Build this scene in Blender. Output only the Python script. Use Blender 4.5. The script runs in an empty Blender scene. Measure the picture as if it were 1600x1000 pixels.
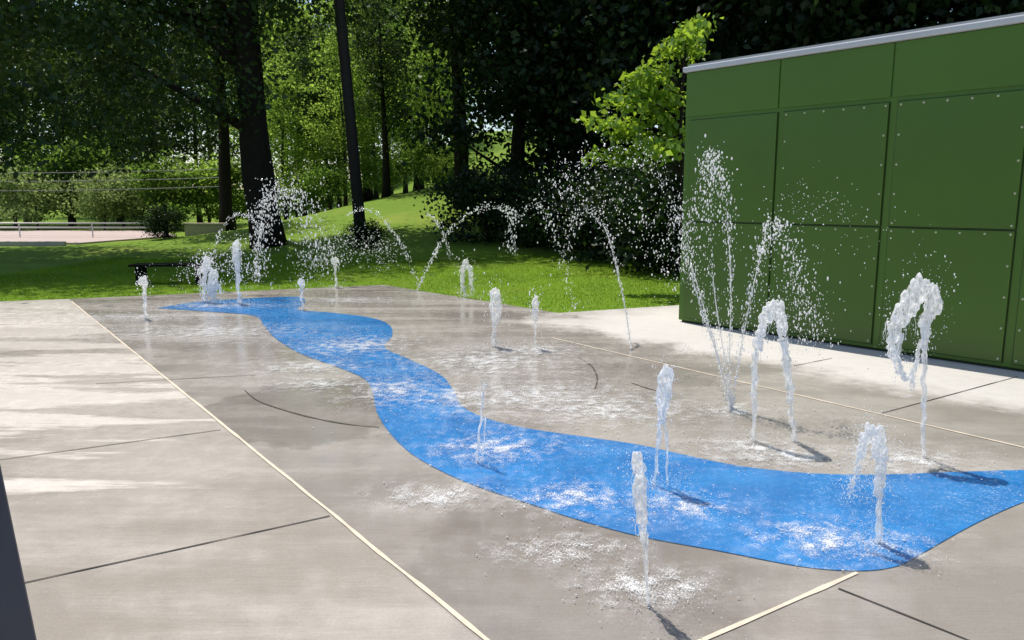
import bpy, bmesh, math, random
import numpy as np
from mathutils import Vector, noise
random.seed(4)
S = bpy.context.scene
COL = S.collection
F = 1180.0
TH = math.atan(190/F)
CH = 1.6
cT, sT = math.cos(TH), math.sin(TH)

# ---------------------------------------------------------------- measuring helpers
def ray(px, py):
    dx = (px-800)/F; dy = (500-py)/F
    return Vector((dx, cT+dy*sT, -sT+dy*cT))
def W(px, py, z=0.0):
    d = ray(px, py); t = (CH-z)/-d.z
    return Vector((d.x*t, d.y*t, z))
def D(px, py, Y):
    d = ray(px, py); t = Y/d.y
    return Vector((d.x*t, Y, CH+d.z*t))
def PXM(Y): return Y/F          # metres per photo pixel at depth Y

# ---------------------------------------------------------------- object helpers
def tag(o, label=None, cat=None, group=None, kind=None):
    if label: o['label'] = label
    if cat: o['category'] = cat
    if group: o['group'] = group
    if kind: o['kind'] = kind
    return o
def empty(name, loc, rz=0):
    o = bpy.data.objects.new(name, None); COL.objects.link(o)
    o.location = loc; o.rotation_euler = (0, 0, rz); o.empty_display_size = .2
    return o
class MB:
    def __init__(s): s.v = []; s.f = []
    def add(s, v, f):
        n = len(s.v); s.v += [tuple(p) for p in v]; s.f += [tuple(i+n for i in q) for q in f]; return s
    def box(s, x0, x1, y0, y1, z0, z1):
        v = [(x, y, z) for z in (z0, z1) for y in (y0, y1) for x in (x0, x1)]
        return s.add(v, [(0,2,3,1),(4,5,7,6),(0,1,5,4),(2,6,7,3),(0,4,6,2),(1,3,7,5)])
    def tube(s, pts, rad, n=8, wob=0.0, cap=True):
        pts = [Vector(p) for p in pts]; v = []; f = []
        for i, p in enumerate(pts):
            d = (pts[min(i+1, len(pts)-1)]-pts[max(i-1, 0)])
            if d.length < 1e-6: d = Vector((0,0,1))
            d.normalize()
            a = d.cross(Vector((0, 1, .13)));
            if a.length < .05: a = d.cross(Vector((1, 0, 0)))
            a.normalize(); b = d.cross(a)
            r = rad[i] if hasattr(rad, '__len__') else rad
            for k in range(n):
                an = 2*math.pi*k/n
                rr = r*(1+wob*noise.noise(p*9+Vector((math.cos(an)*1.3, math.sin(an)*1.3, 0))))
                v.append(p+(a*math.cos(an)+b*math.sin(an))*rr)
        for i in range(len(pts)-1):
            for k in range(n):
                k2 = (k+1) % n
                f.append((i*n+k, i*n+k2, (i+1)*n+k2, (i+1)*n+k))
        if cap:
            f.append(tuple(range(n))[::-1]); f.append(tuple((len(pts)-1)*n+k for k in range(n)))
        return s.add(v, f)
    def blob(s, c, r, ico, sq=(1,1,1), amp=0.0):
        v = []
        for p in ico[0]:
            if amp:
                q = Vector(p); k = 1+amp*noise.noise(q*1.7+Vector(c)*31)
            else: k = 1
            v.append((c[0]+p[0]*r*sq[0]*k, c[1]+p[1]*r*sq[1]*k, c[2]+p[2]*r*sq[2]*k))
        return s.add(v, ico[1])
    def build(s, name, mat, parent=None, origin=None, smooth=False, bevel=0):
        me = bpy.data.meshes.new(name)
        o0 = Vector(origin) if origin is not None else Vector((0,0,0))
        me.from_pydata([(p[0]-o0.x, p[1]-o0.y, p[2]-o0.z) for p in s.v], [], s.f); me.update()
        if smooth: me.polygons.foreach_set('use_smooth', [True]*len(me.polygons))
        o = bpy.data.objects.new(name, me); COL.objects.link(o)
        if mat: me.materials.append(mat)
        if parent: o.parent = parent
        elif origin is not None: o.location = o0
        if bevel:
            m = o.modifiers.new('bevel', 'BEVEL'); m.width = bevel; m.segments = 2; m.limit_method = 'ANGLE'
        return o
def ico(sub):
    bm = bmesh.new(); bmesh.ops.create_icosphere(bm, subdivisions=sub, radius=1)
    bm.verts.ensure_lookup_table()
    r = ([tuple(v.co) for v in bm.verts], [tuple(v.index for v in f.verts) for f in bm.faces]); bm.free(); return r
ICO1, ICO2 = ico(1), ico(2)
def copy_tree(o, parent=None):
    c = o.copy(); COL.objects.link(c)
    if parent: c.parent = parent
    for ch in list(o.children): copy_tree(ch, c)
    return c

# ---------------------------------------------------------------- materials
class NT:
    def __init__(s, name):
        s.m = bpy.data.materials.new(name); s.m.use_nodes = True
        s.t = s.m.node_tree; s.t.nodes.clear()
        s.out = s.t.nodes.new('ShaderNodeOutputMaterial')
    def n(s, typ, props=None, **inp):
        nd = s.t.nodes.new('ShaderNode'+typ)
        for k, v in (props or {}).items(): setattr(nd, k, v)
        for k, v in inp.items():
            key = int(k[1:]) if k[0] == 'i' and k[1:].isdigit() else k.replace('_', ' ')
            s.set(nd.inputs[key], v)
        return nd
    def set(s, sock, v):
        if isinstance(v, bpy.types.NodeSocket): s.t.links.new(v, sock)
        elif isinstance(v, bpy.types.Node): s.t.links.new(v.outputs[0], sock)
        else:
            if isinstance(v, tuple) and len(v) == 3 and sock.type == 'RGBA': v = (*v, 1)
            sock.default_value = v
    def noise(s, vec, scale, detail=4, rough=.55):
        return s.n('TexNoise', Vector=vec, Scale=scale, Detail=detail, Roughness=rough).outputs[0]
    def math(s, op, a, b=0.0, clamp=False):
        return s.n('Math', {'operation': op, 'use_clamp': clamp}, i0=a, i1=b).outputs[0]
    def rng(s, v, a, b, c=0.0, d=1.0, smooth=True):
        nd = s.n('MapRange', {'interpolation_type': 'SMOOTHSTEP' if smooth else 'LINEAR'})
        for i, x in enumerate((v, a, b, c, d)): s.set(nd.inputs[i], x)
        return nd.outputs[0]
    def mix(s, f, a, b):
        nd = s.n('Mix', {'data_type': 'RGBA'})
        s.set(nd.inputs[0], f); s.set(nd.inputs[6], a); s.set(nd.inputs[7], b)
        return nd.outputs[2]
    def dot(s, pos, v):
        return s.n('VectorMath', {'operation': 'DOT_PRODUCT'}, i0=pos, i1=v).outputs['Value']
    def dist(s, pos, v):
        return s.n('VectorMath', {'operation': 'DISTANCE'}, i0=pos, i1=v).outputs['Value']
    def done(s, sh):
        s.t.links.new(sh.outputs[0] if isinstance(sh, bpy.types.Node) else sh, s.out.inputs[0]); return s.m
def plain(name, col, rough=.6, metal=0.0, var=.25, scale=8, bump=0.0, spec=.5):
    t = NT(name); pos = t.n('NewGeometry').outputs['Position']
    nz = t.noise(pos, scale, 5)
    c = t.mix(nz, tuple(x*(1-var) for x in col), tuple(min(1, x*(1+var)) for x in col))
    b = t.n('BsdfPrincipled', Base_Color=c, Roughness=rough, Metallic=metal)
    b.inputs['Specular IOR Level'].default_value = spec
    if bump: t.set(b.inputs['Normal'], t.n('Bump', Strength=bump, Distance=.02, Height=t.noise(pos, scale*6, 4)))
    return t.done(b)
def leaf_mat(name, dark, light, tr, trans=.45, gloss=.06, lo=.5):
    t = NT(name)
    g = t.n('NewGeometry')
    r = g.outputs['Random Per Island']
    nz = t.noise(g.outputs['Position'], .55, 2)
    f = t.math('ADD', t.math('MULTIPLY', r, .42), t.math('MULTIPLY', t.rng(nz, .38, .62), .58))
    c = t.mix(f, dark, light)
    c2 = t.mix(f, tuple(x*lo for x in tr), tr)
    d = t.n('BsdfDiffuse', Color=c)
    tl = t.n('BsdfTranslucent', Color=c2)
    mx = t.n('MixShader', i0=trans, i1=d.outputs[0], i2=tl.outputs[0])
    if not gloss: return t.done(mx)
    gl = t.n('BsdfGlossy', Color=(.8,.85,.8), Roughness=.4)
    mx2 = t.n('MixShader', i0=gloss, i1=mx.outputs[0], i2=gl.outputs[0])
    return t.done(mx2)

M = {}
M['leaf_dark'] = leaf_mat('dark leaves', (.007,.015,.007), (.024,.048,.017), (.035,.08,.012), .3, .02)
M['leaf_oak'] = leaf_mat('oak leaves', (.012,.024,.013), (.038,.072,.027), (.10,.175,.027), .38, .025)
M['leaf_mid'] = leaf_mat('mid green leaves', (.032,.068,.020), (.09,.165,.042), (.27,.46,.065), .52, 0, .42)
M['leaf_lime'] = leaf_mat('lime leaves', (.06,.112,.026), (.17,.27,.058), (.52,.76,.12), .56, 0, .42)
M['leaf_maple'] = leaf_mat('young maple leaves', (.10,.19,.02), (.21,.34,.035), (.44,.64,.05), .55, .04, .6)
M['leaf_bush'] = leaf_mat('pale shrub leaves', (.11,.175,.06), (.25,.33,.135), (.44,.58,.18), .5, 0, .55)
M['bark'] = plain('bark', (.045,.035,.028), .9, 0, .5, 6, .6)
M['bark_dark'] = plain('dark bark', (.022,.019,.016), .95, 0, .5, 6, .6, .1)
M['pole'] = plain('tarred pole wood', (.018,.013,.014), .8, 0, .4, 10, .3)

NBX, NBY = .752, .659         # from the deck towards the green building
def deck_mat():
    t = NT('wet and dry broomed concrete'); pos = t.n('NewGeometry').outputs['Position']
    big = t.noise(pos, .55, 7, .60)
    mp = t.n('Mapping', Vector=pos); mp.inputs['Rotation'].default_value = (0,0,math.radians(10)); mp.inputs['Scale'].default_value = (.35,2.1,1)
    streak = t.noise(mp, 1.0, 9, .66)
    br = t.n('Mapping', Vector=pos); br.inputs['Rotation'].default_value = (0,0,math.radians(-38)); br.inputs['Scale'].default_value = (3,90,1)
    broom = t.noise(br, 1.4, 3)
    fine = t.noise(pos, 80, 3)
    med = t.noise(pos, 9, 5, .65)
    dw = t.dot(pos, (NBX,NBY,0)); dl = t.dot(pos, (-.805,-.594,0)); da = t.dot(pos, (.659,-.752,0))
    wob = t.math('SUBTRACT', t.noise(pos, 1.6, 6, .65), .5)
    dwn = t.math('ADD', dw, t.math('MULTIPLY', wob, 1.6))
    dan = t.math('ADD', da, t.math('MULTIPLY', wob, 2.4))
    dry = t.math('MULTIPLY', t.rng(dwn, 6.25, 7.0), t.rng(dan, -8.4, -6.0))
    left = t.rng(dl, -1.44, -1.41)
    wetv = t.rng(t.math('ADD', t.math('MULTIPLY', big, .65), t.math('MULTIPLY', streak, .35)), .41, .58)
    c_in = t.mix(wetv, (.305,.276,.246), (.425,.390,.352))
    # soaked places beside the middle bend and the front of the river
    soak = t.math('MAXIMUM', t.rng(t.math('ADD', t.dist(pos, tuple(W(505,640))), t.math('MULTIPLY', wob, 1.6)), .95, .82),
                  t.rng(t.math('ADD', t.dist(pos, tuple(W(900,900))), t.math('MULTIPLY', wob, 1.6)), .95, .6))
    c_in = t.mix(t.math('MULTIPLY', soak, .40), c_in, (.13,.112,.096))
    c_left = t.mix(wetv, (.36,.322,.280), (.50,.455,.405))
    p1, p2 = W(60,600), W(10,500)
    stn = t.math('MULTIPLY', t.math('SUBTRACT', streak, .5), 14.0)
    pale = t.math('MAXIMUM', t.rng(t.math('ADD', t.dist(pos, tuple(p1)), stn), 2.3, 1.0), t.rng(t.math('ADD', t.dist(pos, tuple(p2)), stn), 3.1, 1.4))  # glare and sheen on the left slabs, put into the base colour
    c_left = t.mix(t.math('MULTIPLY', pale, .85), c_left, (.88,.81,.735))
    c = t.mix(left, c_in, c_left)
    c = t.mix(dry, c, t.mix(big, (.53,.51,.48), (.69,.665,.63)))
    sp = t.math('ADD', t.math('MULTIPLY', fine, .4), t.math('ADD', t.math('MULTIPLY', broom, .35), t.math('MULTIPLY', med, .25)))
    c = t.mix(t.rng(sp, .35, .65, .22, .0), c, (.09,.077,.066))
    rw = t.rng(t.math('ADD', t.math('MULTIPLY', streak, .65), t.math('MULTIPLY', med, .35)), .42, .58, .04, .30)
    rough = t.math('ADD', t.math('MULTIPLY', rw, t.math('SUBTRACT', 1.0, dry)), t.math('MULTIPLY', dry, .85))
    b = t.n('BsdfPrincipled', Base_Color=c, Roughness=rough)
    b.inputs['IOR'].default_value = 1.45
    h = t.math('ADD', t.math('MULTIPLY', fine, .5), t.math('MULTIPLY', broom, .6))
    t.set(b.inputs['Normal'], t.n('Bump', Strength=.09, Distance=.005, Height=h))
    return t.done(b)
M['deck'] = deck_mat()
def river_mat():
    t = NT('blue wet coating with foam'); pos = t.n('NewGeometry').outputs['Position']
    big = t.noise(pos, 2.2, 6, .65)
    rip = t.noise(pos, 18, 6, .72)
    spk = t.noise(pos, 120, 5, .75)
    mask = t.rng(t.noise(pos, 1.2, 5, .62), .46, .68)
    foam = t.math('MULTIPLY', t.rng(t.math('ADD', t.math('MULTIPLY', spk, .75), t.math('MULTIPLY', rip, .25)), .535, .61), t.math('ADD', t.math('MULTIPLY', mask, .6), .14))
    haze = t.math('MULTIPLY', mask, .10)
    c = t.mix(t.rng(big, .35, .65), (.011,.155,.45), (.022,.225,.58))
    c = t.mix(t.math('MULTIPLY', t.rng(rip, .52, .66), .2), c, (.10,.37,.74))
    c = t.mix(haze, c, (.20,.43,.74))
    c = t.mix(foam, c, (.80,.87,.93))
    b = t.n('BsdfPrincipled', Base_Color=c, Roughness=.10)
    b.inputs['IOR'].default_value = 1.38
    t.set(b.inputs['Normal'], t.n('Bump', Strength=.7, Distance=.016, Height=t.math('ADD', rip, t.math('MULTIPLY', spk, .25))))
    return t.done(b)
M['river'] = river_mat()
def foam_mat():
    t = NT('thin splash foam'); pos = t.n('NewGeometry').outputs['Position']
    at = t.n('Attribute', {'attribute_name': 'mask'}).outputs['Fac']
    n1 = t.noise(pos, 110, 6, .8); n2 = t.noise(pos, 9, 7, .72)
    v = t.math('ADD', t.math('MULTIPLY', n1, .66), t.math('MULTIPLY', n2, .34))
    th = t.math('SUBTRACT', .62, t.math('MULTIPLY', at, .15))
    a = t.rng(t.math('SUBTRACT', v, th), 0.0, .06)
    a = t.math('MULTIPLY', a, t.rng(at, 0, .2, 0, .92))
    hz = t.math('MULTIPLY', t.rng(n2, .44, .64), t.math('MULTIPLY', at, .26))
    a = t.math('MAXIMUM', a, hz)
    d = t.n('BsdfPrincipled', Base_Color=(.90,.905,.91), Roughness=.18)
    tp = t.n('BsdfTransparent')
    mx = t.n('MixShader', i1=tp.outputs[0], i2=d.outputs[0]); t.set(mx.inputs[0], a)
    return t.done(mx)
M['foam'] = foam_mat()
def lawn_mat():
    t = NT('mown lawn'); pos = t.n('NewGeometry').outputs['Position']
    a = t.noise(pos, .35, 5); f = t.noise(pos, 28, 5, .7); m = t.noise(pos, 3, 4)
    c = t.mix(t.math('ADD', t.math('MULTIPLY', f, .6), t.math('MULTIPLY', m, .4)), (.075,.15,.012), (.20,.32,.03))
    c = t.mix(t.rng(a, .5, .75), c, (.225,.29,.045))
    b = t.n('BsdfPrincipled', Base_Color=c, Roughness=.85)
    b.inputs['Specular IOR Level'].default_value = .12
    t.set(b.inputs['Normal'], t.n('Bump', Strength=.5, Distance=.03, Height=f))
    return t.done(b)
M['lawn'] = lawn_mat()
M['blade'] = leaf_mat('grass blades', (.11,.21,.014), (.24,.38,.03), (.36,.57,.03), .5, 0)
M['road'] = plain('pale road', (.48,.385,.36), .9, 0, .15, 2, .2)
M['kerb'] = plain('kerb concrete', (.42,.40,.37), .9, 0, .15, 5)
M['joint'] = plain('pale joint sealant', (.64,.55,.43), .7, 0, .3, 9)
M['groove'] = plain('dark saw cut', (.055,.047,.041), .9, 0, .3, 9)
M['arc_shade'] = plain('painted arc shadow', (.12,.10,.085), .15, 0, .3, 9)  # shadow colour for the strips below the water arcs
M['green'] = plain('green painted metal', (.060,.145,.004), .38, 0, .16, .9)
M['green2'] = plain('green panel face', (.050,.120,.003), .30, 0, .22, 1.1)
M['trim'] = plain('pale roof trim', (.52,.53,.58), .5, 0, .06, 3)
M['roof'] = plain('grey roof sheet', (.35,.36,.38), .6, 0, .1, 3)
M['rivet'] = plain('bare metal rivets', (.50,.52,.34), .5, .0, .1, 8)
M['gap'] = plain('dark panel gap', (.014,.030,.003), .7, 0, .2, 5)
M['steel'] = plain('galvanised steel', (.60,.61,.62), .45, .3, .1, 4)
M['slate'] = plain('slate blue steel', (.050,.055,.080), .5, .2, .2, 12)
M['darkwood'] = plain('dark wood', (.010,.010,.009), .9, 0, .3, 10, 0, .1)
M['tan'] = plain('tan stone', (.42,.36,.27), .8, 0, .2, 6)
M['cable'] = plain('grey cable', (.16,.17,.18), .6, 0, .1, 5)
def water_mat(name, clear, gloss, bump=0):
    t = NT(name); pos = t.n('NewGeometry').outputs['Position']
    tp = t.n('BsdfTransparent', Color=(.985,.99,1))
    gl = t.n('BsdfGlossy', Color=(1,1,1), Roughness=.07)
    d = t.n('BsdfDiffuse', Color=(.99,.99,.99))
    tl = t.n('BsdfTranslucent', Color=(1,1,1))
    mp = t.n('Mapping', Vector=pos); mp.inputs['Scale'].default_value = (1,1,.3)
    if bump:
        bn = t.n('Bump', Strength=.22, Distance=.006, Height=t.noise(mp, bump, 4))
        for x in (gl, d, tl): t.set(x.inputs['Normal'], bn)
    w = t.n('MixShader', i0=.66, i1=d.outputs[0], i2=tl.outputs[0])
    if clear:
        f = t.rng(t.noise(mp, 55, 5, .65), .38, .62, max(0, clear-.42), min(1, clear+.42))
        mx = t.n('MixShader', i1=w.outputs[0], i2=tp.outputs[0]); t.set(mx.inputs[0], f); w = mx
    m2 = t.n('MixShader', i0=gloss, i1=w.outputs[0], i2=gl.outputs[0])
    return t.done(m2)
M['froth'] = water_mat('frothy water', .34, .05, 70)
M['clear'] = water_mat('clear water', .42, .09, 70)
M['drop'] = water_mat('water drops', 0, .08)
M['speck'] = water_mat('splashed water specks', 0, .12)
TURB = bpy.data.textures.new('turbulence', 'CLOUDS'); TURB.noise_scale = .035; TURB.noise_depth = 2

# ---------------------------------------------------------------- terrain
def ss(a, b, x):
    t = min(1, max(0, (x-a)/(b-a))); return t*t*(3-2*t)
def terr(x, y):
    h = -.03
    h += ss(18.5, 41, y)*2.15*ss(-15, -3, x)
    h += ss(42, 95, y)*5*ss(-30, 0, x) + ss(50, 110, y)*3
    s = ss(16, 24, y)
    if x < -13.5: s *= .15
    h += (.10*noise.noise(Vector((x*.25, y*.25, 0)))+.30*noise.noise(Vector((x*.16+7, y*.25, 3)))*ss(20, 30, y)+.08*noise.noise(Vector((x*.8, y*.8, 1))))*s
    return h
xs = [-900,-500,-300,-180,-120,-80] + [x*1.0-30 for x in range(-15, 56)] + [30,40,60,80,120,180,300,500,900]
ys = [-900,-300,-100,-40,-15,-5] + [y*1.0 for y in range(0, 62)] + [64,68,72,78,84,90,100,115,140,200,320,520,900]
b = MB(); nx = len(xs)
b.v = [(x, y, terr(x, y)) for y in ys for x in xs]
b.f = [(j*nx+i, j*nx+i+1, (j+1)*nx+i+1, (j+1)*nx+i) for j in range(len(ys)-1) for i in range(nx-1)]
tag(b.build('lawn_ground', M['lawn'], smooth=True), kind='structure')

# ---------------------------------------------------------------- deck
c1, c2, c3, c4, c5 = W(0,471), W(110,467), W(600,445), W(872,489), W(1055,477)
ex = c5 + (c5-c4)*3.2
el = c1 + (c1-c2)*5
poly = [el, c1, c2, c3, c4, c5, ex, Vector((14,6,0)), Vector((10,-6,0)), Vector((-12,-6,0)), Vector((-20,4,0))]
def slab(poly, z0, z1):
    n = len(poly); b = MB()
    b.v = [(p.x,p.y,z1) for p in poly]+[(p.x,p.y,z0) for p in poly]
    b.f = [tuple(range(n))[::-1]] + [(i, (i+1)%n, (i+1)%n+n, i+n) for i in range(n)]
    return b
o = slab(poly, -.12, 0).build('concrete_deck', M['deck']); tag(o, kind='structure')
def strip(name, p, q, w, z, mat):
    d = (q-p).normalized(); s = Vector((-d.y, d.x, 0))*w/2; b = MB()
    n = max(2, int((q-p).length/.12))
    for i in range(n+1):
        c = p.lerp(q, i/n); k = 1+.6*noise.noise(c*7); c = c+s*.5*noise.noise(c*2.3+Vector((9,0,0)))
        b.v += [(c.x-s.x*k, c.y-s.y*k, z), (c.x+s.x*k, c.y+s.y*k, z)]
    b.f = [(2*i, 2*i+2, 2*i+3, 2*i+1) for i in range(n)]
    return tag(b.build(name, mat), kind='structure')
def ext(p, q, a, c):
    d = (q-p).normalized(); return p-d*a, q+d*c
for (a, c, ea, ec) in (((112,471),(760,1000),0,3.5), ((862,528),(1600,700),0,3), ((1340,896),(1100,1000),0,.8)):
    p, q = ext(W(*a), W(*c), ea, ec); strip('deck_joint', p, q, .020, .004, M['joint'])
for (a, c, ea, ec) in (((45,910),(515,807),1.5,0), ((0,719),(345,672),2,0), ((1310,920),(1490,992),0,1.0), ((1378,646),(1548,600),0,.5), ((150,600),(400,586),0,0), ((1240,572),(1300,560),0,0)):
    p, q = ext(W(*a), W(*c), ea, ec); strip('deck_groove', p, q, .009, .004, M['groove'])

# ---------------------------------------------------------------- blue river
up = [(245,482),(300,473),(380,467),(465,464),(476,474),(466,484),(520,489),(580,497),(608,508),(613,525),(601,543),(640,562),(688,586),(708,610),(722,635),(762,655),(830,671),(920,684),(1000,696),(1080,714),(1170,731),(1280,741),(1380,742),(1500,738),(1600,735),(1900,728)]
lo = [(1900,740),(1700,750),(1600,785),(1520,821),(1440,866),(1400,886),(1340,893),(1250,886),(1130,863),(1000,839),(900,812),(830,789),(760,766),(700,742),(642,709),(606,673),(588,642),(582,612),(568,592),(530,575),(470,553),(432,530),(413,510),(398,494),(340,488)]
def catmull(P, n, closed=False):
    out = []; N = len(P)
    for i in range(N if closed else N-1):
        g = lambda k: P[k % N] if closed else P[max(0, min(N-1, k))]
        p0, p1, p2, p3 = g(i-1), g(i), g(i+1), g(i+2)
        for k in range(n):
            t = k/n
            out.append(.5*((2*p1)+(p2-p0)*t+(2*p0-5*p1+4*p2-p3)*t*t+(3*p1-p0-3*p2+p3)*t**3))
    if not closed: out.append(P[-1])
    return out
RP = catmull([W(*p) for p in up], 5) + catmull([W(*p) for p in lo], 5)
b = MB(); b.v = [(p.x, p.y, .004) for p in RP]; b.f = [tuple(range(len(RP)))]
o = b.build('painted_river', M['river']); tag(o, kind='structure')
bm = bmesh.new(); bm.from_mesh(o.data); bmesh.ops.triangulate(bm, faces=bm.faces[:]); bmesh.ops.recalc_face_normals(bm, faces=bm.faces[:])
if sum(f.normal.z*f.calc_area() for f in bm.faces) < 0: bmesh.ops.reverse_faces(bm, faces=bm.faces[:])
bm.to_mesh(o.data); bm.free()
# thin dark strips painting the cast shadows of the water arcs on the deck
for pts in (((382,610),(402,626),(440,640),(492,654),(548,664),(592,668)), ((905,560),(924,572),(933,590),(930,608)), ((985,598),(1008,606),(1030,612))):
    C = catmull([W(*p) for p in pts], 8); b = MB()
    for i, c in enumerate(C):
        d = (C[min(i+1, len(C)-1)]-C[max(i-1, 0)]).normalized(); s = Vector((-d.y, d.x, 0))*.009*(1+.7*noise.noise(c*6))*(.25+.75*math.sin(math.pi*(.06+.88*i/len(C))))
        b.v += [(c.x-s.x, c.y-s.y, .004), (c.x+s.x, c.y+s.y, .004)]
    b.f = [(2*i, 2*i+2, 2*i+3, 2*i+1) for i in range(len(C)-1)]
    tag(b.build('painted_shadow', M['arc_shade']), kind='structure')

# ---------------------------------------------------------------- green building
A = W(1058, 503)
ang = math.atan2(-.752, .659)
LEN, H = 6.2, 3.21
root = empty('panel_building', A, ang)
tag(root, 'green metal panel building with pale roof edge and riveted panels beside the deck', 'building')
MB().box(0, LEN, .03, 3.0, .03, 3.145).build('wall', M['green'], root)
MB().box(.03, LEN-.03, .06, 2.97, 0, .028).build('plinth', M['gap'], root)
cols = [(0, 1.30), (1.30, 2.54), (2.54, 3.76), (3.76, 4.98), (4.98, LEN)]
rivet = MB(); rivet.add([(math.cos(a)*.0115, 0, math.sin(a)*.0115) for a in [k*math.pi/4 for k in range(8)]]+[(math.cos(a)*.006, -.007, math.sin(a)*.006) for a in [k*math.pi/4 for k in range(8)]],
    [(k, (k+1)%8, (k+1)%8+8, k+8) for k in range(8)]+[tuple(range(8, 16))])
rproto = None
for ci, (x0, x1) in enumerate(cols):
    for (z0, z1) in ((.07, 1.30), (1.32, 2.56)):
        a0, a1 = x0+(.05 if ci else .08), x1-(.04 if ci else .03)
        MB().box(a0-.008, a1+.008, .022, .034, z0-.007, z1+.007).build('panel_gap', M['gap'], root)
        pn = MB().box(a0, a1, .006, .03, z0, z1).build('panel', M['green2'], root, bevel=.003)
        if ci in (1, 2, 3):
            pts = []
            zs = np.linspace(z0+.03, z1-.03, 5); us = np.linspace(a0+.03, a1-.03, 6)
            for u in us: pts += [(u, z1-.03)]
            for z in zs[:-1]: pts += [(a0+.03, z), (a1-.03, z)]
            for (u, z) in sorted(set((round(u,3), round(z,3)) for u, z in pts)):
                if rproto is None:
                    rproto = rivet.build('rivet', M['rivet'], pn); r = rproto
                else:
                    r = rproto.copy(); COL.objects.link(r); r.parent = pn
                r.location = (u, .0055, z)
for ci, (x0, x1) in enumerate(((0, 1.27), (1.28, 2.51), (2.52, 3.73), (3.74, 4.95), (4.96, LEN))):
    MB().box(x0+.004, x1-.004, .016, .03, 2.61, 3.14).build('fascia_panel', M['green'], root, bevel=.003)
MB().box(-.03, LEN+.03, -.03, 3.03, 3.147, H).build('roof_trim', M['trim'], root, bevel=.012)
MB().box(.02, LEN-.02, .02, 2.98, H+.002, H+.03).build('roof_sheet', M['roof'], root)

# ---------------------------------------------------------------- vegetation
def leaf_mesh(name, P, L, Wd, seed, up=.5):
    r = np.random.default_rng(seed); N = len(P)
    nr = r.normal(size=(N,3)); nr[:,2] += up; nr /= np.linalg.norm(nr, axis=1)[:,None]
    q = r.normal(size=(N,3)); t = np.cross(nr, q); t /= np.linalg.norm(t, axis=1)[:,None]
    bt = np.cross(nr, t); sc = r.uniform(.6, 1.35, size=(N,1))
    v = np.empty((N,4,3))
    v[:,0] = P-t*L*.5*sc; v[:,1] = P+bt*Wd*.5*sc+t*L*.06*sc; v[:,2] = P+t*L*.5*sc; v[:,3] = P-bt*Wd*.5*sc+t*L*.06*sc
    v[:,2,2] -= .12*L; v[:,0,2] -= .06*L
    me = bpy.data.meshes.new(name)
    me.vertices.add(4*N); me.vertices.foreach_set('co', v.reshape(-1).astype(np.float32))
    me.loops.add(4*N); me.loops.foreach_set('vertex_index', np.arange(4*N, dtype=np.int32))
    me.polygons.add(N); me.polygons.foreach_set('loop_start', np.arange(0, 4*N, 4, dtype=np.int32))
    me.update(calc_edges=True); me.validate()
    return me
def crown_pts(seed, rx, ry, z0, z1, ncl, per, cr, hollow=.4, pear=0.0, off=(0,0)):
    r = np.random.default_rng(seed)
    d = r.normal(size=(ncl,3)); d /= np.linalg.norm(d, axis=1)[:,None]
    k = r.uniform(hollow, 1, size=(ncl,1))**.6
    k *= 1+.28*np.sin(d[:,:1]*3.1+seed)*np.cos(d[:,1:2]*4.3+seed*.7)
    rz = (z1-z0)/2; C = d*k*np.array([rx, ry, rz])
    if pear:
        hgt = (C[:,2:3]+rz)/(2*rz); C[:,:2] *= (1+pear*(.5-hgt))
    C[:,2] += (z0+z1)/2; C[:,0] += off[0]; C[:,1] += off[1]
    rad = r.uniform(.55, 1.25, size=(ncl,1,1))*cr
    P = C[:,None,:] + r.normal(size=(ncl,per,3))*rad*np.array([1,1,.5])
    P = P.reshape(-1,3)
    keep = P[:,2] > max(.02, z0*.5)
    return P[keep], C
def tree_proto(name, seed, rx, ry, z0, z1, ncl, per, cr, leafL, leafW, tr, leaf, bark, limbs=12, hollow=.4, pear=0.0, lean=(0,0), curve=.25, flare=1.3, off=(0,0), minlimb=0):
    r = random.Random(seed)
    P, C = crown_pts(seed, rx, ry, z0, z1, ncl, per, cr, hollow, pear, off)
    root = empty(name, (0,0,0))
    top = z0+(z1-z0)*.72; b = MB(); n = 12; tp = []
    for i in range(n+1):
        t = i/n; z = -.15+(top+.15)*t
        tp.append(Vector((lean[0]*t+curve*(math.sin(t*5+seed)-math.sin(seed))*t, lean[1]*t+curve*math.cos(t*4+seed)*t*.8, z)))
    rad = [tr*(1-.82*(i/n))*(flare if i == 0 else 1) for i in range(n+1)]
    b.tube(tp, rad, 10, .25)
    cand = [j for j in range(len(C)) if C[j][2] > minlimb]
    idx = r.sample(cand, min(limbs, len(cand)))
    for j in idx:
        c = Vector(C[j])
        zt = max(z0*.75, min(top*.95, c.z-r.uniform(.4,2.2)*max(.3, (z1-z0)/12)))
        ti = max(0, min(n, (zt+.15)/(top+.15)*n)); i0 = int(min(n-1, ti)); s = tp[i0].lerp(tp[i0+1], ti-i0)
        mid = s.lerp(c, .5)+Vector((r.uniform(-.3,.3), r.uniform(-.3,.3), r.uniform(.0,.5)))*min(1, rx/3)
        rr = max(.012, tr*(1-.8*ti/n)*.35)
        b.tube([s, s.lerp(mid,.5)+Vector((0,0,.05)), mid, mid.lerp(c,.55), c], [rr, rr*.8, rr*.6, rr*.4, rr*.15], 6, .2)
    b.build('trunk', bark, root, smooth=True)
    me = leaf_mesh('crown', P, leafL, leafW, seed+77)
    cr_ = bpy.data.objects.new('crown', me); COL.objects.link(cr_); me.materials.append(leaf); cr_.parent = root
    return root
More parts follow.
